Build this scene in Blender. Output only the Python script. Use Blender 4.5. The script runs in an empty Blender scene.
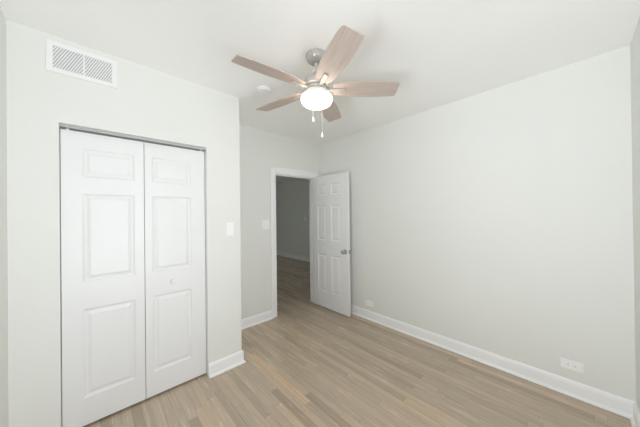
import bpy, bmesh, math
from mathutils import Vector, Matrix

S = bpy.context.scene
COL = S.collection
PI = math.pi

# ------------------------------------------------------------------ camera
YAW, PITCH, ROLL, FPX, EYE = 0.7514, 0.004, 0.0112, 239.87, 1.449
cam_data = bpy.data.cameras.new('camera')
cam = bpy.data.objects.new('camera', cam_data)
COL.objects.link(cam)
fw = Vector((math.sin(YAW) * math.cos(PITCH), math.cos(YAW) * math.cos(PITCH), math.sin(PITCH)))
r0 = Vector((math.cos(YAW), -math.sin(YAW), 0))
u0 = r0.cross(fw)
rt = r0 * math.cos(ROLL) - u0 * math.sin(ROLL)
up = r0 * math.sin(ROLL) + u0 * math.cos(ROLL)
M = Matrix((rt, up, -fw)).transposed().to_4x4()
M.translation = (0, 0, EYE)
cam.matrix_world = M
cam_data.sensor_fit = 'HORIZONTAL'
cam_data.sensor_width = 36
cam_data.lens = FPX * 36 / 640
cam_data.clip_start = 0.02
S.camera = cam

# ------------------------------------------------------------------ view + world + fill lamps
S.view_settings.view_transform = 'Standard'
S.view_settings.look = 'None'
S.view_settings.gamma = 1
S.view_settings.use_curve_mapping = False
S.view_settings.exposure = 0.0
P_A, P_B, P_C, P_D, P_E, P_F = 31.5, 34, 22.5, 78, 9.0, 16.5        # fan globe and added fill powers
S.cycles.max_bounces = 14
S.cycles.diffuse_bounces = 10
S.cycles.glossy_bounces = 4

world = bpy.data.worlds.new('world')
S.world = world
world.use_nodes = True
bg = world.node_tree.nodes['Background']
bg.inputs['Color'].default_value = (0.86, 0.93, 1.0, 1)
bg.inputs['Strength'].default_value = 0.15


def area(name, loc, rot, sx, sy, power, col):
    d = bpy.data.lights.new(name, 'AREA')
    d.shape = 'RECTANGLE'
    d.size, d.size_y = sx, sy
    d.energy = power
    d.color = col
    o = bpy.data.objects.new(name, d)
    COL.objects.link(o)
    o.location = loc
    o.rotation_euler = rot
    return o


WX0, WX1, WZ0, WZ1 = -0.28, 0.95, 0.45, 2.40          # unseen window behind the camera, placed and sized for its light
LY0, LY1, LZ0, LZ1 = -0.20, 0.80, 0.45, 2.40          # unseen left wall window, added to light the right wall
HY0, HY1, HZ0, HZ1 = 4.7, 6.4, 0.35, 1.55              # unseen window beyond the door, added to light the wall opposite
R90 = math.radians(90)
FILL_TINT = (0.972, 0.984, 1.045)
# added fill at each unseen window; the upward pair stands in for bounced flash
area('window_fill_front', ((WX0 + WX1) / 2, -0.47, (WZ0 + WZ1) / 2), (R90, 0, 0), WX1 - WX0, WZ1 - WZ0, P_A, FILL_TINT)
area('up_fill_front', ((WX0 + WX1) / 2, -1.25, 0.60), (math.radians(140), 0, 0), WX1 - WX0, 1.4, P_B, FILL_TINT)
area('window_fill_left', (-0.56, (LY0 + LY1) / 2, (LZ0 + LZ1) / 2), (R90, 0, -R90), LY1 - LY0, LZ1 - LZ0, P_C, FILL_TINT)
area('up_fill_left', (-1.33, (LY0 + LY1) / 2, 0.60), (math.radians(140), 0, -R90), LY1 - LY0, 1.4, P_D, FILL_TINT)
area('window_fill_far', (0.67, (HY0 + HY1) / 2, (HZ0 + HZ1) / 2), (R90, 0, -R90), HY1 - HY0, HZ1 - HZ0, P_F, (0.95, 1.0, 1.0))  # added fill for the wall beyond the doorway


# ------------------------------------------------------------------ material helpers
def new_mat(name):
    m = bpy.data.materials.new(name)
    m.use_nodes = True
    nt = m.node_tree
    return m, nt, nt.nodes['Principled BSDF']


def paint(name, col, rough=0.6, bump=0.02, scale=180, spec=0.35, var=0.012):
    m, nt, b = new_mat(name)
    N, L = nt.nodes.new, nt.links.new
    tc = N('ShaderNodeTexCoord')
    n1 = N('ShaderNodeTexNoise'); n1.inputs['Scale'].default_value = 3.0
    mix = N('ShaderNodeMix'); mix.data_type = 'RGBA'
    L(tc.outputs['Object'], n1.inputs['Vector'])
    L(n1.outputs['Fac'], mix.inputs['Factor'])
    mix.inputs['A'].default_value = (*[c * (1 - var) for c in col], 1)
    mix.inputs['B'].default_value = (*[min(1, c * (1 + var)) for c in col], 1)
    L(mix.outputs['Result'], b.inputs['Base Color'])
    n2 = N('ShaderNodeTexNoise'); n2.inputs['Scale'].default_value = scale
    L(tc.outputs['Object'], n2.inputs['Vector'])
    bp = N('ShaderNodeBump'); bp.inputs['Strength'].default_value = bump; bp.inputs['Distance'].default_value = 0.002
    L(n2.outputs['Fac'], bp.inputs['Height'])
    L(bp.outputs['Normal'], b.inputs['Normal'])
    b.inputs['Roughness'].default_value = rough
    b.inputs['Specular IOR Level'].default_value = spec
    return m


def metal(name, col, rough):
    m, nt, b = new_mat(name)
    N, L = nt.nodes.new, nt.links.new
    b.inputs['Base Color'].default_value = (*col, 1)
    b.inputs['Metallic'].default_value = 0.15
    n = N('ShaderNodeTexNoise'); n.inputs['Scale'].default_value = 60
    tc = N('ShaderNodeTexCoord'); L(tc.outputs['Object'], n.inputs['Vector'])
    mr = N('ShaderNodeMapRange'); mr.inputs['To Min'].default_value = rough * 0.95; mr.inputs['To Max'].default_value = rough * 1.05
    L(n.outputs['Fac'], mr.inputs['Value']); L(mr.outputs['Result'], b.inputs['Roughness'])
    return m


def math_node(nt, op, a, bb=None, c=None):
    n = nt.nodes.new('ShaderNodeMath'); n.operation = op
    for i, v in enumerate((a, bb, c)):
        if v is None:
            continue
        if isinstance(v, (int, float)):
            n.inputs[i].default_value = v
        else:
            nt.links.new(v, n.inputs[i])
    return n.outputs[0]


def floor_material():
    m, nt, b = new_mat('oak_floor')
    N, L = nt.nodes.new, nt.links.new
    g = N('ShaderNodeNewGeometry')
    sep = N('ShaderNodeSeparateXYZ'); L(g.outputs['Position'], sep.inputs[0])
    PW, PL = 0.057, 0.95
    xs = math_node(nt, 'DIVIDE', math_node(nt, 'SUBTRACT', sep.outputs['X'], 0.015), PW)
    row = math_node(nt, 'FLOOR', xs)
    fx = math_node(nt, 'FRACT', xs)
    wn = N('ShaderNodeTexWhiteNoise'); wn.noise_dimensions = '1D'; L(row, wn.inputs['W'])
    yo = math_node(nt, 'DIVIDE', math_node(nt, 'ADD', sep.outputs['Y'], math_node(nt, 'MULTIPLY', wn.outputs['Value'], 7.3)), PL)
    pl = math_node(nt, 'FLOOR', yo)
    fy = math_node(nt, 'FRACT', yo)
    cmb = N('ShaderNodeCombineXYZ'); L(row, cmb.inputs[0]); L(pl, cmb.inputs[1])
    wn2 = N('ShaderNodeTexWhiteNoise'); wn2.noise_dimensions = '2D'; L(cmb.outputs[0], wn2.inputs['Vector'])
    ramp = N('ShaderNodeValToRGB'); L(wn2.outputs['Value'], ramp.inputs['Fac'])
    cr = ramp.color_ramp
    stops = [(0.0, (0.440, 0.356, 0.272)), (0.25, (0.505, 0.410, 0.317)), (0.55, (0.535, 0.436, 0.338)),
             (0.8, (0.560, 0.456, 0.352)), (1.0, (0.615, 0.483, 0.356))]
    cr.elements[0].position = 0; cr.elements[0].color = (*stops[0][1], 1)
    cr.elements[1].position = 1; cr.elements[1].color = (*stops[-1][1], 1)
    for p, c in stops[1:-1]:
        e = cr.elements.new(p); e.color = (*c, 1)
    # one honey coloured board in front of the closet corner
    inrow = math_node(nt, 'COMPARE', row, 20.0, 0.4)
    iny = math_node(nt, 'MULTIPLY', math_node(nt, 'GREATER_THAN', sep.outputs['Y'], 1.43),
                    math_node(nt, 'LESS_THAN', sep.outputs['Y'], 2.34))
    hon = math_node(nt, 'MULTIPLY', inrow, iny)
    mixh = N('ShaderNodeMix'); mixh.data_type = 'RGBA'
    L(hon, mixh.inputs['Factor']); L(ramp.outputs['Color'], mixh.inputs['A'])
    mixh.inputs['B'].default_value = (0.69, 0.51, 0.355, 1)
    # grain stretched along the boards
    gv = N('ShaderNodeCombineXYZ')
    L(math_node(nt, 'MULTIPLY', sep.outputs['X'], 55.0), gv.inputs[0])
    L(math_node(nt, 'ADD', math_node(nt, 'MULTIPLY', sep.outputs['Y'], 3.2), math_node(nt, 'MULTIPLY', wn2.outputs['Value'], 40.0)), gv.inputs[1])
    L(math_node(nt, 'MULTIPLY', wn2.outputs['Value'], 90.0), gv.inputs[2])
    gn = N('ShaderNodeTexNoise'); gn.inputs['Scale'].default_value = 1.0; gn.inputs['Detail'].default_value = 5; gn.inputs['Roughness'].default_value = 0.65
    gn.inputs['Distortion'].default_value = 0.8
    L(gv.outputs[0], gn.inputs['Vector'])
    gr = N('ShaderNodeMapRange'); L(gn.outputs['Fac'], gr.inputs['Value'])
    gr.inputs['From Min'].default_value = 0.28; gr.inputs['From Max'].default_value = 0.72
    gr.inputs['To Min'].default_value = 0.86; gr.inputs['To Max'].default_value = 1.10
    # joints
    jx = math_node(nt, 'ADD', math_node(nt, 'LESS_THAN', fx, 0.016), math_node(nt, 'GREATER_THAN', fx, 0.984))
    jy = math_node(nt, 'LESS_THAN', fy, 0.0022)
    j = math_node(nt, 'MINIMUM', math_node(nt, 'ADD', jx, jy), 1.0)
    jf = math_node(nt, 'SUBTRACT', 1.0, math_node(nt, 'MULTIPLY', j, 0.35))
    fac = math_node(nt, 'MULTIPLY', gr.outputs['Result'], jf)
    vm = N('ShaderNodeVectorMath'); vm.operation = 'SCALE'
    L(mixh.outputs['Result'], vm.inputs[0]); L(fac, vm.inputs['Scale'])
    L(vm.outputs[0], b.inputs['Base Color'])
    rr = N('ShaderNodeMapRange'); L(gn.outputs['Fac'], rr.inputs['Value'])
    rr.inputs['To Min'].default_value = 0.20; rr.inputs['To Max'].default_value = 0.32
    L(rr.outputs['Result'], b.inputs['Roughness'])
    b.inputs['Specular IOR Level'].default_value = 0.45
    bp = N('ShaderNodeBump'); bp.inputs['Strength'].default_value = 0.12; bp.inputs['Distance'].default_value = 0.001
    L(fac, bp.inputs['Height']); L(bp.outputs['Normal'], b.inputs['Normal'])
    return m


def blade_material():
    m, nt, b = new_mat('driftwood_blade')
    N, L = nt.nodes.new, nt.links.new
    tc = N('ShaderNodeTexCoord')
    mp = N('ShaderNodeMapping'); mp.inputs['Scale'].default_value = (4, 170, 20)
    L(tc.outputs['Object'], mp.inputs['Vector'])
    n = N('ShaderNodeTexNoise'); n.inputs['Scale'].default_value = 1; n.inputs['Detail'].default_value = 6; n.inputs['Distortion'].default_value = 0.6
    L(mp.outputs['Vector'], n.inputs['Vector'])
    r = N('ShaderNodeValToRGB'); L(n.outputs['Fac'], r.inputs['Fac'])
    r.color_ramp.elements[0].position = 0.3; r.color_ramp.elements[0].color = (0.42, 0.345, 0.305, 1)
    r.color_ramp.elements[1].position = 0.7; r.color_ramp.elements[1].color = (0.575, 0.485, 0.43, 1)
    L(r.outputs['Color'], b.inputs['Base Color'])
    b.inputs['Roughness'].default_value = 0.5
    b.inputs['Specular IOR Level'].default_value = 0.35
    return m


def glow_material(name, col, strength):
    m, nt, b = new_mat(name)
    b.inputs['Base Color'].default_value = (0.9, 0.9, 0.88, 1)
    b.inputs['Roughness'].default_value = 0.25
    b.inputs['Emission Color'].default_value = (*col, 1)
    b.inputs['Emission Strength'].default_value = strength
    return m


def glass_material():
    m = bpy.data.materials.new('window_glass'); m.use_nodes = True
    nt = m.node_tree
    nt.nodes.remove(nt.nodes['Principled BSDF'])
    t = nt.nodes.new('ShaderNodeBsdfTransparent'); t.inputs['Color'].default_value = (0.97, 0.99, 0.98, 1)
    gl = nt.nodes.new('ShaderNodeBsdfGlossy'); gl.inputs['Roughness'].default_value = 0.02
    f = nt.nodes.new('ShaderNodeFresnel'); f.inputs['IOR'].default_value = 1.45
    mx = nt.nodes.new('ShaderNodeMixShader')
    nt.links.new(f.outputs[0], mx.inputs[0]); nt.links.new(t.outputs[0], mx.inputs[1]); nt.links.new(gl.outputs[0], mx.inputs[2])
    nt.links.new(mx.outputs[0], nt.nodes['Material Output'].inputs['Surface'])
    return m


WALL = paint('wall_paint', (0.80, 0.806, 0.778), 0.65)
CEIL = paint('ceiling_paint', (0.95, 0.95, 0.94), 0.8)
TRIM = paint('trim_paint', (0.925, 0.925, 0.935), 0.32, 0.005, spec=0.5)
DOOR = paint('door_paint', (0.835, 0.835, 0.84), 0.38, 0.008, spec=0.5)
PLATE = paint('plate_plastic', (0.92, 0.92, 0.91), 0.3, 0.0, spec=0.5)
GRILLE = paint('vent_enamel', (0.88, 0.88, 0.88), 0.35, 0.0, spec=0.5)
DUCT = paint('duct_liner', (0.52, 0.52, 0.52), 0.7, 0.0)
DARK = paint('dark_slot', (0.16, 0.15, 0.14), 0.6, 0.0)
NICKEL = metal('brushed_nickel', (0.49, 0.47, 0.44), 0.14)
STEEL = metal('galvanised_track', (0.46, 0.48, 0.47), 0.40)
ARMM = metal('satin_arm', (0.46, 0.42, 0.385), 0.38)
KNOBM = metal('satin_knob', (0.42, 0.41, 0.39), 0.25)
FLOOR = floor_material()
BLADE = blade_material()
GLOBE = glow_material('lit_globe', (1.0, 0.88, 0.74), P_E)
GLASS = glass_material()
CHAIN = paint('chain_white', (0.68, 0.68, 0.65), 0.35, 0.0)


# ------------------------------------------------------------------ mesh helpers
def box(bm, x0, x1, y0, y1, z0, z1, bev=0.0, seg=2):
    r = bmesh.ops.create_cube(bm, size=1)
    vs = r['verts']
    for v in vs:
        v.co = Vector((x0 if v.co.x < 0 else x1, y0 if v.co.y < 0 else y1, z0 if v.co.z < 0 else z1))
    if bev > 0:
        es = list({e for v in vs for e in v.link_edges})
        bmesh.ops.bevel(bm, geom=es, offset=bev, segments=seg, affect='EDGES', profile=0.5)


def lathe(bm, prof, seg=40, mat=None, cap=True):
    """prof: list of (r, z); revolves about local Z."""
    rings = []
    for r, z in prof:
        if r < 1e-6:
            p = Vector((0, 0, z)); rings.append([bm.verts.new(mat @ p if mat else p)])
        else:
            ring = []
            for i in range(seg):
                a = 2 * PI * i / seg
                p = Vector((r * math.cos(a), r * math.sin(a), z))
                ring.append(bm.verts.new(mat @ p if mat else p))
            rings.append(ring)
    for a, b in zip(rings, rings[1:]):
        for i in range(seg):
            j = (i + 1) % seg
            if len(a) == 1 and len(b) == 1:
                continue
            if len(a) == 1:
                bm.faces.new((a[0], b[j], b[i]))
            elif len(b) == 1:
                bm.faces.new((a[i], a[j], b[0]))
            else:
                bm.faces.new((a[i], a[j], b[j], b[i]))
    if cap:
        for rg in (rings[0], rings[-1]):
            if len(rg) > 2:
                bm.faces.new(rg)


def sweep(bm, prof, path_a, path_b, out, ca=None, cb=None):
    """extrudes a closed 2D profile (d outward, h up) from path_a to path_b; ca/cb mitre factors."""
    A, B = Vector(path_a), Vector(path_b)
    d = (B - A).normalized(); out = Vector(out); upv = Vector((0, 0, 1))
    ra, rb = [], []
    for o_, h in prof:
        ra.append(bm.verts.new(A + out * o_ + upv * h + d * (ca or 0) * o_))
        rb.append(bm.verts.new(B + out * o_ + upv * h + d * (cb or 0) * o_))
    n = len(prof)
    for i in range(n):
        j = (i + 1) % n
        bm.faces.new((ra[i], ra[j], rb[j], rb[i]))
    bm.faces.new(ra); bm.faces.new(list(reversed(rb)))


def link(name, bm, m, parent=None, smooth=False, loc=None):
    bmesh.ops.recalc_face_normals(bm, faces=bm.faces[:])
    me = bpy.data.meshes.new(name)
    bm.to_mesh(me); bm.free()
    me.materials.append(m)
    if smooth:
        me.shade_smooth()
        try:
            me.set_sharp_from_angle(angle=math.radians(38))
        except Exception:
            pass
    o = bpy.data.objects.new(name, me)
    COL.objects.link(o)
    if parent:
        o.parent = parent
    if loc:
        o.location = loc
    return o


def root(name, loc, label, cat, group=None, kind=None, rotz=0.0):
    o = bpy.data.objects.new(name, None)
    o.empty_display_size = 0.05
    COL.objects.link(o)
    o.location = loc
    o.rotation_euler = (0, 0, rotz)
    o['label'] = label
    o['category'] = cat
    if group:
        o['group'] = group
    if kind:
        o['kind'] = kind
    return o


def struct(name, bm, m, label=None, cat=None):
    o = link(name, bm, m)
    o['kind'] = 'structure'
    if label:
        o['label'] = label
    if cat:
        o['category'] = cat
    return o


# ------------------------------------------------------------------ room shell
XL, XR, YN, YC, YB, H = -0.3784, 2.7416, -0.2677, 2.272, 2.941, 2.6107
XC = 1.043                       # outer corner of the closet
CX0, CX1, CTOP = -0.172, 0.730, 2.064      # closet opening
DX0, DX1, DTOP = 1.868, 2.632, 2.060       # bedroom door opening
T = 0.115
HXL, HXR, HYF = 0.85, 4.815, 9.10   # space beyond the door
ZT = H + 0.1

bm = bmesh.new(); box(bm, XL - T, HXR + T, YN - T, HYF + T, -0.1, 0)
struct('floor', bm, FLOOR, 'grey-brown oak strip floor running toward the open door', 'floor')
bm = bmesh.new(); box(bm, XL - T, HXR + T, YN - T, HYF + T, H, ZT)
struct('ceiling', bm, CEIL, 'plain white ceiling above the fan', 'ceiling')

bm = bmesh.new()
box(bm, XL - T, XL, YN - T, LY0, 0, H); box(bm, XL - T, XL, LY1, YB + T, 0, H)
box(bm, XL - T, XL, LY0, LY1, 0, LZ0); box(bm, XL - T, XL, LY0, LY1, LZ1, H)
struct('wall_left', bm, WALL, 'pale grey side wall at the left edge beside the closet', 'wall')
bm = bmesh.new()
box(bm, XL, CX0, YC, YC + T, 0, H)
box(bm, CX0, CX1, YC, YC + T, CTOP, H)
box(bm, CX1, XC, YC, YC + T, 0, H)
box(bm, XC - T, XC, YC + T, YB, 0, H)
struct('wall_closet', bm, WALL, 'pale grey closet wall with white bifold doors', 'wall')
bm = bmesh.new()
box(bm, XL, DX0, YB, YB + T, 0, H)
box(bm, DX0, DX1, YB, YB + T, DTOP, H)
box(bm, DX1, HXR, YB, YB + T, 0, H)
struct('wall_back', bm, WALL, 'pale grey far wall with the doorway', 'wall')
bm = bmesh.new(); box(bm, XR, XR + T, YN - T, YB, 0, H)
struct('wall_right', bm, WALL, 'long bare pale grey wall on the right', 'wall')
bm = bmesh.new()
box(bm, XL, WX0, YN - T, YN, 0, H)
box(bm, WX1, XR, YN - T, YN, 0, H)
box(bm, WX0, WX1, YN - T, YN, 0, WZ0)
box(bm, WX0, WX1, YN - T, YN, WZ1, H)
struct('wall_front', bm, WALL, 'pale grey near wall at the right edge', 'wall')
bm = bmesh.new()
box(bm, HXL - T, HXL, YB + T, HY0, 0, H); box(bm, HXL - T, HXL, HY1, HYF, 0, H)
box(bm, HXL - T, HXL, HY0, HY1, 0, HZ0); box(bm, HXL - T, HXL, HY0, HY1, HZ1, H)
struct('wall_hall_left', bm, WALL)
bm = bmesh.new(); box(bm, HXR, HXR + T, YN - T, HYF + T, 0, H)
struct('wall_hall_right', bm, WALL, 'dim grey wall seen through the open door', 'wall')
bm = bmesh.new()
box(bm, HXL - T, HXR, HYF, HYF + T, 0, H)
struct('wall_hall_back', bm, WALL)


def window(name, cx, cy, w, z0, z1, rotz, label):
    """opening of width w in a wall of thickness T centred at (cx, cy); local +Y faces the room"""
    r = root(name, (cx, cy, z0), label, 'window', kind='structure', rotz=rotz)
    h = z1 - z0
    b = bmesh.new()
    f = 0.045
    box(b, -w / 2, -w / 2 + f, -0.04, 0.04, 0, h); box(b, w / 2 - f, w / 2, -0.04, 0.04, 0, h)
    box(b, -w / 2 + f, w / 2 - f, -0.04, 0.04, 0, f); box(b, -w / 2 + f, w / 2 - f, -0.04, 0.04, h - f, h)
    box(b, -w / 2 + f, w / 2 - f, -0.03, 0.03, h / 2 - 0.02, h / 2 + 0.02)
    link('window_frame', b, TRIM, r)
    for za, zb in ((f, h / 2 - 0.02), (h / 2 + 0.02, h - f)):
        b = bmesh.new(); box(b, -w / 2 + f, w / 2 - f, -0.003, 0.003, za, zb)
        link('window_pane', b, GLASS, r)
    b = bmesh.new()
    box(b, -w / 2 - 0.06, w / 2 + 0.06, T / 2, T / 2 + 0.02, -0.03, 0.0, 0.004)
    link('window_sill', b, TRIM, r)


window('fill_window_1', (WX0 + WX1) / 2, YN - T / 2, WX1 - WX0, WZ0, WZ1, 0, 'unseen white framed window behind the camera, placed for its light')
window('fill_window_2', XL - T / 2, (LY0 + LY1) / 2, LY1 - LY0, LZ0, LZ1, -PI / 2, 'unseen white framed window added in the left side wall for its light')
window('fill_window_3', HXL - T / 2, (HY0 + HY1) / 2, HY1 - HY0, HZ0, HZ1, -PI / 2, 'unseen white framed window added beyond the door for its light')

# ------------------------------------------------------------------ baseboards (board with eased top, quarter-round shoe)
BASE = [(0, 0), (0.030, 0), (0.0295, 0.008), (0.024, 0.016), (0.016, 0.020), (0.015, 0.021), (0.015, 0.091),
        (0.013, 0.096), (0.0125, 0.105), (0.007, 0.114), (0.003, 0.118), (0, 0.118)]
bm = bmesh.new(); sweep(bm, BASE, (CX1 + 0.002, YC, 0), (XC, YC, 0), (0, -1, 0), 0, 1)
sweep(bm, BASE, (XC, YC, 0), (XC, YB, 0), (1, 0, 0), -1, -1)
struct('baseboard_closet', bm, TRIM, 'short white baseboard at the closet corner', 'baseboard')
bm = bmesh.new(); sweep(bm, BASE, (XC, YB, 0), (DX0 - 0.075, YB, 0), (0, -1, 0), 1, 0)
sweep(bm, BASE, (DX1 + 0.075, YB, 0), (XR, YB, 0), (0, -1, 0), 0, -1)
struct('baseboard_back', bm, TRIM, 'white baseboard left of the doorway', 'baseboard')
bm = bmesh.new(); sweep(bm, BASE, (XR, YB, 0), (XR, YN, 0), (-1, 0, 0), 1, -1)
struct('baseboard_right', bm, TRIM, 'long white baseboard along the bare right wall', 'baseboard')
bm = bmesh.new(); sweep(bm, BASE, (XR, YN, 0), (XL, YN, 0), (0, 1, 0), 1, -1)
struct('baseboard_front', bm, TRIM, 'white baseboard at the lower right corner', 'baseboard')
bm = bmesh.new(); sweep(bm, BASE, (HXR, HYF, 0), (HXR, YB + T, 0), (-1, 0, 0), 1, -1)
struct('baseboard_hall_right', bm, TRIM, 'dim white baseboard seen through the doorway', 'baseboard')


# ------------------------------------------------------------------ doorway casing and jamb
def casing_leg(bm, xa, xb, z0, z1, flip):
    """moulded board: outer edge xa, inner edge xb, on the room face of the back wall"""
    s = 1 if xb > xa else -1
    w = abs(xb - xa)
    prof = [(0, 0), (0, 0.017), (0.006, 0.019), (0.018, 0.018), (0.024, 0.014), (w - 0.02, 0.011), (w - 0.006, 0.009), (w, 0.005), (w, 0)]
    lo = [bm.verts.new((xa + s * a, YB - d, z0)) for a, d in prof]
    hi = [bm.verts.new((xa + s * a, YB - d, z1 - a)) for a, d in prof]
    n = len(prof)
    for i in range(n):
        j = (i + 1) % n
        bm.faces.new((lo[i], lo[j], hi[j], hi[i]))
    bm.faces.new(lo); bm.faces.new(hi[::-1])


CW = 0.074
bm = bmesh.new()
casing_leg(bm, DX0 - CW, DX0 + 0.002, 0, DTOP + CW, False)
casing_leg(bm, DX1 + CW, DX1 - 0.002, 0, DTOP + CW, True)
w = CW + 0.002
prof = [(0, 0), (0, 0.017), (0.006, 0.019), (0.018, 0.018), (0.024, 0.014), (w - 0.02, 0.011), (w - 0.006, 0.009), (w, 0.005), (w, 0)]
lo = [bm.verts.new((DX0 - CW + a, YB - d, DTOP + CW - a)) for a, d in prof]
hi = [bm.verts.new((DX1 + CW - a, YB - d, DTOP + CW - a)) for a, d in prof]
for i in range(len(prof)):
    j = (i + 1) % len(prof)
    bm.faces.new((lo[i], lo[j], hi[j], hi[i]))
bm.faces.new(lo); bm.faces.new(hi[::-1])
struct('trim_1', bm, TRIM, 'white moulded casing around the open doorway', 'door casing')
bm = bmesh.new()
box(bm, DX0, DX0 + 0.018, YB - 0.001, YB + T + 0.001, 0, DTOP)
box(bm, DX1 - 0.018, DX1, YB - 0.001, YB + T + 0.001, 0, DTOP)
box(bm, DX0 + 0.018, DX1 - 0.018, YB - 0.001, YB + T + 0.001, DTOP - 0.018, DTOP)
box(bm, DX0 + 0.018, DX0 + 0.030, YB + 0.045, YB + 0.080, 0, DTOP - 0.018, 0.002)
box(bm, DX1 - 0.030, DX1 - 0.018, YB + 0.045, YB + 0.080, 0, DTOP - 0.018, 0.002)
box(bm, DX0 + 0.030, DX1 - 0.030, YB + 0.045, YB + 0.080, DTOP - 0.030, DTOP - 0.018, 0.002)
struct('trim_2', bm, TRIM, 'white door jamb with stop lining the doorway', 'door jamb')


# ------------------------------------------------------------------ panelled doors
def panel_face(bm, w, h, y, panels, sgn, edge=0.0):
    """one moulded face in the XZ plane at y, looking toward sgn*Y; panels: (x0,x1,z0,z1)"""
    xs = sorted({0, w, *[p[0] for p in panels], *[p[1] for p in panels]})
    zs = sorted({0, h, *[p[2] for p in panels], *[p[3] for p in panels]})
    vd = {}

    def V(x, z, d=0.0):
        k = (round(x, 5), round(z, 5), round(d, 5))
        if k not in vd:
            vd[k] = bm.verts.new((x, y - sgn * d, z))
        return vd[k]

    for i in range(len(xs) - 1):
        for j in range(len(zs) - 1):
            cx, cz = (xs[i] + xs[i + 1]) / 2, (zs[j] + zs[j + 1]) / 2
            if any(p[0] < cx < p[1] and p[2] < cz < p[3] for p in panels):
                continue
            bm.faces.new((V(xs[i], zs[j]), V(xs[i + 1], zs[j]), V(xs[i + 1], zs[j + 1]), V(xs[i], zs[j + 1])))
    steps = [(0, 0), (0.004, 0.003), (0.010, 0.0075), (0.016, 0.009), (0.021, 0.009), (0.030, 0.006), (0.038, 0.0025), (0.042, 0.0015)]
    for p in panels:
        px = sorted({x for x in xs if p[0] <= x <= p[1]}); pz = sorted({z for z in zs if p[2] <= z <= p[3]})
        prev = None
        for ins, d in steps:
            x0, x1, z0, z1 = p[0] + ins, p[1] - ins, p[2] + ins, p[3] - ins
            ring = [V(x0, z0, d), V(x1, z0, d), V(x1, z1, d), V(x0, z1, d)]
            if prev:
                for k in range(4):
                    bm.faces.new((prev[k], prev[(k + 1) % 4], ring[(k + 1) % 4], ring[k]))
            prev = ring
        bm.faces.new(prev)
    return V


def panel_slab(w, h, t, panels, both=True):
    """door leaf: x 0..w, z 0..h, y 0..t; the moulded face at y=0 looks toward -Y"""
    bm = bmesh.new()
    panel_face(bm, w, h, 0, panels, -1)
    panel_face(bm, w, h, t, panels if both else [], 1)
    es = [e for e in bm.edges if e.is_boundary]
    # side walls between the two outlines
    c = [(0, 0), (w, 0), (w, h), (0, h)]
    for k in range(4):
        a, b2 = c[k], c[(k + 1) % 4]
        bm.faces.new([bm.verts.new(v) for v in ((a[0], 0, a[1]), (b2[0], 0, b2[1]), (b2[0], t, b2[1]), (a[0], t, a[1]))])
    bmesh.ops.remove_doubles(bm, verts=bm.verts[:], dist=1e-5)
    return bm


def knob_bm(axis_mat, scale=1.0):
    b = bmesh.new()
    lathe(b, [(0.033, 0), (0.033, 0.004), (0.029, 0.008), (0.014, 0.010), (0.011, 0.014), (0.011, 0.030), (0.016, 0.036), (0.0255, 0.044),
              (0.0285, 0.053), (0.027, 0.062), (0.020, 0.068), (0.009, 0.0705), (0, 0.071)], 32, axis_mat)
    return b


# open bedroom door: leaf stands perpendicular to the back wall, hinged at the right jamb
SX, SY0, SY1, ST = 2.572, 2.180, 2.931, 0.035
d1 = root('door_1', (SX, SY1, 0.016), 'white six-panel bedroom door standing open against the right wall', 'door', kind='structure', rotz=-PI / 2 - 0.002)
DW, DH = SY1 - SY0, 2.030
rows6 = [(0.266, 0.836), (1.050, 1.588), (1.745, 1.912)]
cols6 = [(0.123, 0.305), (0.424, 0.606)]
pan = [(a, b2, z0 - 0.016, z1 - 0.016) for a, b2 in cols6 for z0, z1 in rows6]
leaf = link('door_leaf', panel_slab(DW, DH, ST, pan), DOOR, d1)
# local +X runs from the hinge toward the room; local -Y faces the left of the picture
kz = 0.900
b = knob_bm(Matrix.Translation((DW - 0.057, 0, kz)) @ Matrix.Rotation(PI / 2, 4, 'X'))
k = link('door_knob', b, KNOBM, d1, True); k['label'] = 'satin metal knob'
b = knob_bm(Matrix.Translation((DW - 0.057, ST, kz)) @ Matrix.Rotation(-PI / 2, 4, 'X'))
k = link('door_knob', b, KNOBM, d1, True); k['label'] = 'satin metal knob on the far side of the leaf'
b = bmesh.new(); box(b, DW - 0.0005, DW + 0.0015, 0.005, ST - 0.005, kz - 0.028, kz + 0.028, 0.0004, 1)
link('latch_plate', b, KNOBM, d1)
for hz in (0.20, 0.98, 1.78):
    b = bmesh.new()
    lathe(b, [(0.0055, 0), (0.0055, 0.088)], 12, Matrix.Translation((-0.007, ST - 0.003, hz)))
    box(b, -0.0065, 0.0, ST - 0.004, ST - 0.0015, hz, hz + 0.088)
    link('hinge', b, KNOBM, d1)

# closet bifold: two leaves with three panels each, wide stile on the outside
d2 = root('door_2', ((CX0 + CX1) / 2, YC + 0.048, 0.018), 'white two-leaf bifold closet door with raised panels', 'door', kind='structure')
hx = (CX1 - CX0) / 2
rows3 = [(0.206, 0.812), (1.001, 1.611), (1.724, 1.921)]
LW = hx - 0.0055
LH = 2.034 - 0.018
for s in (0, 1):
    if s == 0:
        pn = [(0.1005, 0.3875, z0 - 0.018, z1 - 0.018) for z0, z1 in rows3]
        x0 = -hx + 0.0035
    else:
        pn = [(LW - 0.3975, LW - 0.1125, z0 - 0.018, z1 - 0.018) for z0, z1 in rows3]
        x0 = 0.002
    lf = link('door_leaf', panel_slab(LW, LH, 0.035, pn), DOOR, d2, loc=(x0, 0, 0))
    if s == 1:
        b = bmesh.new()
        lathe(b, [(0.008, 0), (0.008, 0.010), (0.012, 0.016), (0.0185, 0.022), (0.0195, 0.028), (0.016, 0.034), (0.008, 0.037), (0, 0.0375)], 28,
              Matrix.Translation((0.466 - (hx * 0 + (CX0 + CX1) / 2) - x0, 0, 0.905 - 0.018)) @ Matrix.Rotation(PI / 2, 4, 'X'))
        kk = link('door_knob', b, DOOR, lf, True); kk['label'] = 'small round white knob'
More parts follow.
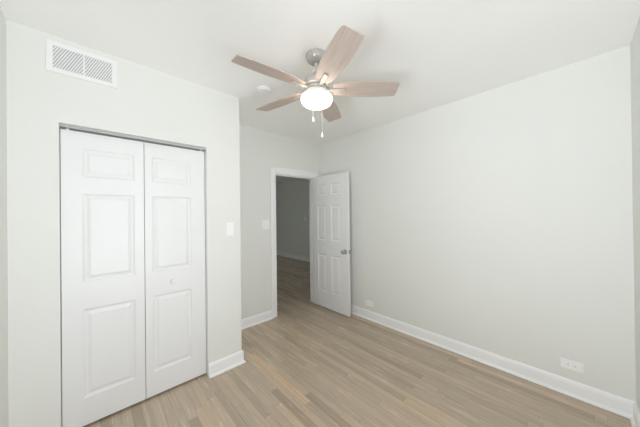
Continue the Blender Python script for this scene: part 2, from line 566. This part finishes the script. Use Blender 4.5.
for xx in (-hx + 0.035, hx - 0.03):
    b = bmesh.new()
    lathe(b, [(0.006, 2.016), (0.006, 2.040)], 14, Matrix.Translation((xx, 0.017, 0)))
    lathe(b, [(0.010, 2.016), (0.010, 2.0215)], 14, Matrix.Translation((xx, 0.006, 0)))
    box(b, xx - 0.010, xx + 0.010, 0.001, 0.030, 2.016, 2.026, 0.002, 1)
    link('pivot_pin', b, PLATE, d2)
for hz in (0.25, 1.0, 1.75):
    b = bmesh.new()
    lathe(b, [(0.004, hz), (0.004, hz + 0.07)], 10, Matrix.Translation((0, 0.037, 0)))
    link('hinge', b, STEEL, d2)
# aluminium track under the head of the closet opening
bm = bmesh.new()
box(bm, CX0, CX1, YC + 0.022, YC + 0.025, CTOP - 0.020, CTOP)
box(bm, CX0, CX1, YC + 0.025, YC + 0.092, CTOP - 0.004, CTOP)
box(bm, CX0, CX1, YC + 0.089, YC + 0.092, CTOP - 0.020, CTOP - 0.004)
struct('trim_3', bm, STEEL, 'grey metal track above the closet doors', 'door track')

# ------------------------------------------------------------------ ceiling fan
FX, FY = 1.179, 1.284
fan = root('ceiling_fan', (FX, FY, H), 'five-blade ceiling fan with driftwood blades and lit round globe', 'ceiling fan')
fan.scale = (0.985, 0.985, 0.985)
b = bmesh.new()
lathe(b, [(0, 0), (0.074, 0), (0.076, -0.006), (0.076, -0.016), (0.073, -0.022), (0.072, -0.030), (0.064, -0.046), (0.048, -0.058), (0.026, -0.065), (0.020, -0.064), (0, -0.060)], 48, cap=False)
link('canopy', b, NICKEL, fan, True)
b = bmesh.new()
lathe(b, [(0, -0.0605), (0.0175, -0.062), (0.019, -0.070), (0.013, -0.078), (0.011, -0.082), (0.011, -0.142), (0, -0.142)], 28, cap=False)
link('downrod', b, NICKEL, fan, True)
b = bmesh.new()
lathe(b, [(0, -0.128), (0.022, -0.128), (0.026, -0.134), (0.030, -0.146), (0.044, -0.156), (0.064, -0.166), (0.082, -0.182), (0.092, -0.200),
          (0.096, -0.220), (0.096, -0.236), (0.090, -0.241), (0.074, -0.243), (0.074, -0.248), (0, -0.248)], 56, cap=False)
link('motor_housing', b, NICKEL, fan, True)
b = bmesh.new()
lathe(b, [(0, -0.2485), (0.080, -0.2485), (0.082, -0.252), (0.082, -0.268), (0.076, -0.271), (0.076, -0.275), (0.088, -0.277), (0.091, -0.280),
          (0.091, -0.304), (0.096, -0.308), (0.096, -0.311), (0, -0.311)], 56, cap=False)
link('light_collar', b, NICKEL, fan, True)
b = bmesh.new()
prof = []
GA, GC, GZ = 0.1150, 0.054, -0.330
t0 = math.asin(0.26)
for i in range(17):
    th = t0 - (t0 + PI / 2) * i / 16
    # slightly squared-off bowl
    ct, st = max(0.0, math.cos(th)), math.sin(th)
    prof.append((GA * ct ** 0.74 if i < 16 else 0, GZ + GC * (abs(st) ** 0.90) * (1 if st > 0 else -1)))
lathe(b, prof, 56, cap=True)
g = link('light_globe', b, GLOBE, fan, True); g['label'] = 'glowing white opal globe'

PITCHB = math.radians(-13)
RB, WB = 0.600, 0.078


def blade_mesh():
    out = [(0.120, 0.046), (0.150, 0.058), (0.200, 0.066), (0.270, 0.0735), (0.350, 0.0775), (0.430, 0.077), (0.510, 0.073), (0.570, 0.068), (0.590, 0.065), (0.598, 0.060), (0.601, 0.052)]
    pts = [(x, -w) for x, w in out] + [(x, w) for x, w in reversed(out)]
    b = bmesh.new()
    topv = [b.verts.new((x, y, 0.003)) for x, y in pts]
    botv = [b.verts.new((x, y, -0.003)) for x, y in pts]
    b.faces.new(topv); b.faces.new(botv[::-1])
    for i in range(len(pts)):
        j = (i + 1) % len(pts)
        b.faces.new((topv[i], topv[j], botv[j], botv[i]))
    for v in b.verts:
        v.co = Matrix.Rotation(PITCHB, 4, 'X') @ v.co
    return b


def arm_mesh():
    b = bmesh.new()
    box(b, 0.122, 0.212, -0.016, 0.016, -0.0135, -0.0035, 0.002, 1)
    R_ = Matrix.Rotation(PITCHB, 4, 'X')
    for v in b.verts:
        v.co = R_ @ v.co
    # neck that joins the bar to the rotor plate
    box(b, 0.060, 0.130, -0.013, 0.013, -0.014, -0.004, 0.002, 1)
    return b


def screw_mesh(x, y):
    b = bmesh.new()
    lathe(b, [(0.0045, -0.0122), (0.0045, -0.0145), (0.002, -0.0158), (0, -0.016)], 12, Matrix.Rotation(PITCHB, 4, 'X') @ Matrix.Translation((x, y, 0)), cap=False)
    return b


first = None
for kq in range(5):
    ang = 3.039 + kq * 2 * PI / 5
    if first is None:
        bl = link('blade', blade_mesh(), BLADE, fan)
        ar = link('blade_arm', arm_mesh(), ARMM, bl)
        first = (bl, ar)
    else:
        bl = first[0].copy(); COL.objects.link(bl); bl.parent = fan
        ar = first[1].copy(); COL.objects.link(ar); ar.parent = bl
    bl.location = (0, 0, -0.254)
    bl.rotation_euler = (0, 0, ang)

view = Vector((FX, FY, 0)).normalized()
side = Vector((view.y, -view.x, 0))
for sd, zl in ((-0.029, -0.428), (0.041, -0.553)):
    base = side * sd + view * math.sqrt(max(0, 0.128 ** 2 - sd ** 2))
    inner = base.normalized() * 0.090
    b = bmesh.new()
    lathe(b, [(0.0035, 0), (0.0035, 0.044)], 8, Matrix.Translation((inner.x, inner.y, -0.288)) @ base.to_track_quat('Z', 'Y').to_matrix().to_4x4())
    z = -0.290
    lathe(b, [(0.0008, zl + 0.018), (0.0008, z)], 6, Matrix.Translation((base.x, base.y, 0)))
    while z > zl + 0.02:                                   # beads of the chain
        lathe(b, [(0, z), (0.0014, z - 0.0018), (0, z - 0.0036)], 6, Matrix.Translation((base.x, base.y, 0)), cap=False)
        z -= 0.006
    c = link('pull_chain', b, CHAIN, fan)
    b = bmesh.new()
    lathe(b, [(0, zl + 0.022), (0.003, zl + 0.020), (0.005, zl + 0.010), (0.0088, zl - 0.004), (0.0095, zl - 0.012), (0.006, zl - 0.020), (0, zl - 0.022)], 18,
          Matrix.Translation((base.x, base.y, 0)), cap=False)
    link('pull_fob', b, CHAIN, c, True)

# ------------------------------------------------------------------ return-air vent above the closet
vent = root('return_air_vent', (-0.0535, YC, 2.377), 'white return air vent high on the wall above the closet', 'vent')
VW, VH = 0.1715, 0.198
b = bmesh.new()
fo = 0.030
box(b, -VW, -VW + fo, -0.010, 0, 0, VH, 0.002, 1); box(b, VW - fo, VW, -0.010, 0, 0, VH, 0.002, 1)
box(b, -VW + fo - 0.002, VW - fo + 0.002, -0.010, 0, 0, fo, 0.002, 1); box(b, -VW + fo - 0.002, VW - fo + 0.002, -0.010, 0, VH - fo, VH, 0.002, 1)
box(b, -0.0045, 0.0045, -0.010, 0, fo - 0.002, VH - fo + 0.002, 0.001, 1)
link('vent_frame', b, GRILLE, vent)
b = bmesh.new(); box(b, -VW + fo, VW - fo, -0.0015, -0.0002, fo, VH - fo)
link('vent_back', b, DUCT, vent)


def clip(poly, axis, val, keep_greater):
    outp = []
    for i in range(len(poly)):
        p, q = poly[i], poly[(i + 1) % len(poly)]
        ip = (p[axis] >= val) == keep_greater; iq = (q[axis] >= val) == keep_greater
        if ip:
            outp.append(p)
        if ip != iq:
            tt = (val - p[axis]) / (q[axis] - p[axis])
            outp.append((p[0] + tt * (q[0] - p[0]), p[1] + tt * (q[1] - p[1])))
    return outp


for x0, x1 in ((-VW + fo, -0.0045), (0.0045, VW - fo)):
    b = bmesh.new()
    a = math.radians(64)
    dx, dz = math.cos(a), math.sin(a)
    nx, nz = -dz, dx
    for q in range(-24, 25):
        o_ = q * 0.0115
        cx, cz = (x0 + x1) / 2 + nx * o_, VH / 2 + nz * o_
        hw = 0.0026
        poly = [(cx - dx * .3 - nx * hw, cz - dz * .3 - nz * hw), (cx + dx * .3 - nx * hw, cz + dz * .3 - nz * hw),
                (cx + dx * .3 + nx * hw, cz + dz * .3 + nz * hw), (cx - dx * .3 + nx * hw, cz - dz * .3 + nz * hw)]
        for ax, val, kg in ((0, x0, True), (0, x1, False), (1, fo, True), (1, VH - fo, False)):
            poly = clip(poly, ax, val, kg)
            if len(poly) < 3:
                break
        if len(poly) < 3:
            continue
        f1 = [b.verts.new((p[0], -0.0065, p[1])) for p in poly]
        f2 = [b.verts.new((p[0], -0.0018, p[1])) for p in poly]
        b.faces.new(f1); b.faces.new(f2[::-1])
        for i in range(len(poly)):
            j = (i + 1) % len(poly)
            b.faces.new((f1[i], f1[j], f2[j], f2[i]))
    link('louver_panel', b, GRILLE, vent)
for sx in (-1, 1):
    b = bmesh.new()
    lathe(b, [(0.004, 0.0098), (0.004, 0.011), (0, 0.0116)], 14, Matrix.Translation((sx * (VW - 0.013), 0, VH / 2)) @ Matrix.Rotation(PI / 2, 4, 'X'), cap=False)
    link('screw', b, GRILLE, vent)

# ------------------------------------------------------------------ smoke detector
sm = root('smoke_detector', (1.150, 1.965, H), 'round white smoke detector on the ceiling behind the fan', 'smoke detector')
b = bmesh.new(); lathe(b, [(0, 0), (0.068, 0), (0.068, -0.008), (0.064, -0.010), (0, -0.010)], 40, cap=False)
link('base', b, PLATE, sm, True)
b = bmesh.new(); lathe(b, [(0, -0.0102), (0.060, -0.0102), (0.057, -0.018), (0.045, -0.023), (0.030, -0.0245), (0, -0.025)], 40, cap=False)
link('cover', b, PLATE, sm, True)


# ------------------------------------------------------------------ wall plates
def plate(name, loc, rotz, w, h, label, cat, group=None):
    """plate in local XZ facing local -Y"""
    r = root(name, loc, label, cat, group, rotz=rotz)
    b = bmesh.new(); box(b, -w / 2, w / 2, -0.006, 0, -h / 2, h / 2, 0.0025, 2)
    link('wall_plate', b, PLATE, r)
    return r


def small_screw(r, x, z):
    b = bmesh.new()
    lathe(b, [(0.0032, 0.0058), (0.0032, 0.0066), (0, 0.0070)], 12, Matrix.Translation((x, 0, z)) @ Matrix.Rotation(PI / 2, 4, 'X'), cap=False)
    link('screw', b, PLATE, r)


r = plate('light_switch', (0.937, YC, 1.319), 0, 0.070, 0.126, 'single white light switch plate on the closet wall corner', 'light switch')
b = bmesh.new(); box(b, -0.0165, 0.0165, -0.0095, -0.0058, -0.033, 0.033, 0.0015, 1)
for v in b.verts:
    if v.co.y < -0.008 and v.co.z < 0:
        v.co.y += 0.002
link('rocker', b, PLATE, r)
small_screw(r, 0, 0.048); small_screw(r, 0, -0.048)

r = plate('light_switch', (1.718, YB, 1.318), 0, 0.116, 0.126, 'double white light switch plate beside the doorway casing', 'light switch')
for sx in (-0.023, 0.023):
    b = bmesh.new(); box(b, sx - 0.0055, sx + 0.0055, -0.016, -0.0058, -0.004, 0.014, 0.0015, 1)
    link('toggle', b, PLATE, r)
    small_screw(r, sx, 0.030); small_screw(r, sx, -0.030)


def outlet(y, z, label):
    r = plate('wall_outlet', (XR, y, z), -PI / 2, 0.124, 0.074, label, 'outlet', 'sideways outlets on the right wall')
    for sx in (-0.0195, 0.0195):
        b = bmesh.new(); box(b, sx - 0.014, sx + 0.014, -0.0078, -0.0058, -0.017, 0.017, 0.003, 2)
        rc = link('receptacle', b, PLATE, r)
        b = bmesh.new()
        for zz in (-0.0065, 0.0065):
            box(b, sx - 0.002, sx + 0.0055, -0.0081, -0.0077, zz - 0.001, zz + 0.001)
        lathe(b, [(0.0023, 0.0077), (0.0023, 0.0081)], 10, Matrix.Translation((sx - 0.0075, 0, 0)) @ Matrix.Rotation(PI / 2, 4, 'X'))
        link('slot', b, DARK, rc)
    small_screw(r, 0, 0)
    return r


outlet(0.040, 0.236, 'white sideways outlet low on the right wall nearest the camera')
outlet(1.960, 0.217, 'white sideways outlet just above the baseboard near the open door')

# ------------------------------------------------------------------ thermostat on the dim wall beyond the door
r = root('thermostat', (HXR, 5.88, 1.320), 'small pale thermostat on the dim wall beyond the doorway', 'thermostat', rotz=-PI / 2)
b = bmesh.new(); box(b, -0.060, 0.060, -0.022, 0, -0.055, 0.055, 0.006, 2)
link('body', b, PLATE, r)
b = bmesh.new(); box(b, -0.052, -0.026, -0.0235, -0.0215, -0.010, 0.030)
link('screen', b, DARK, r)
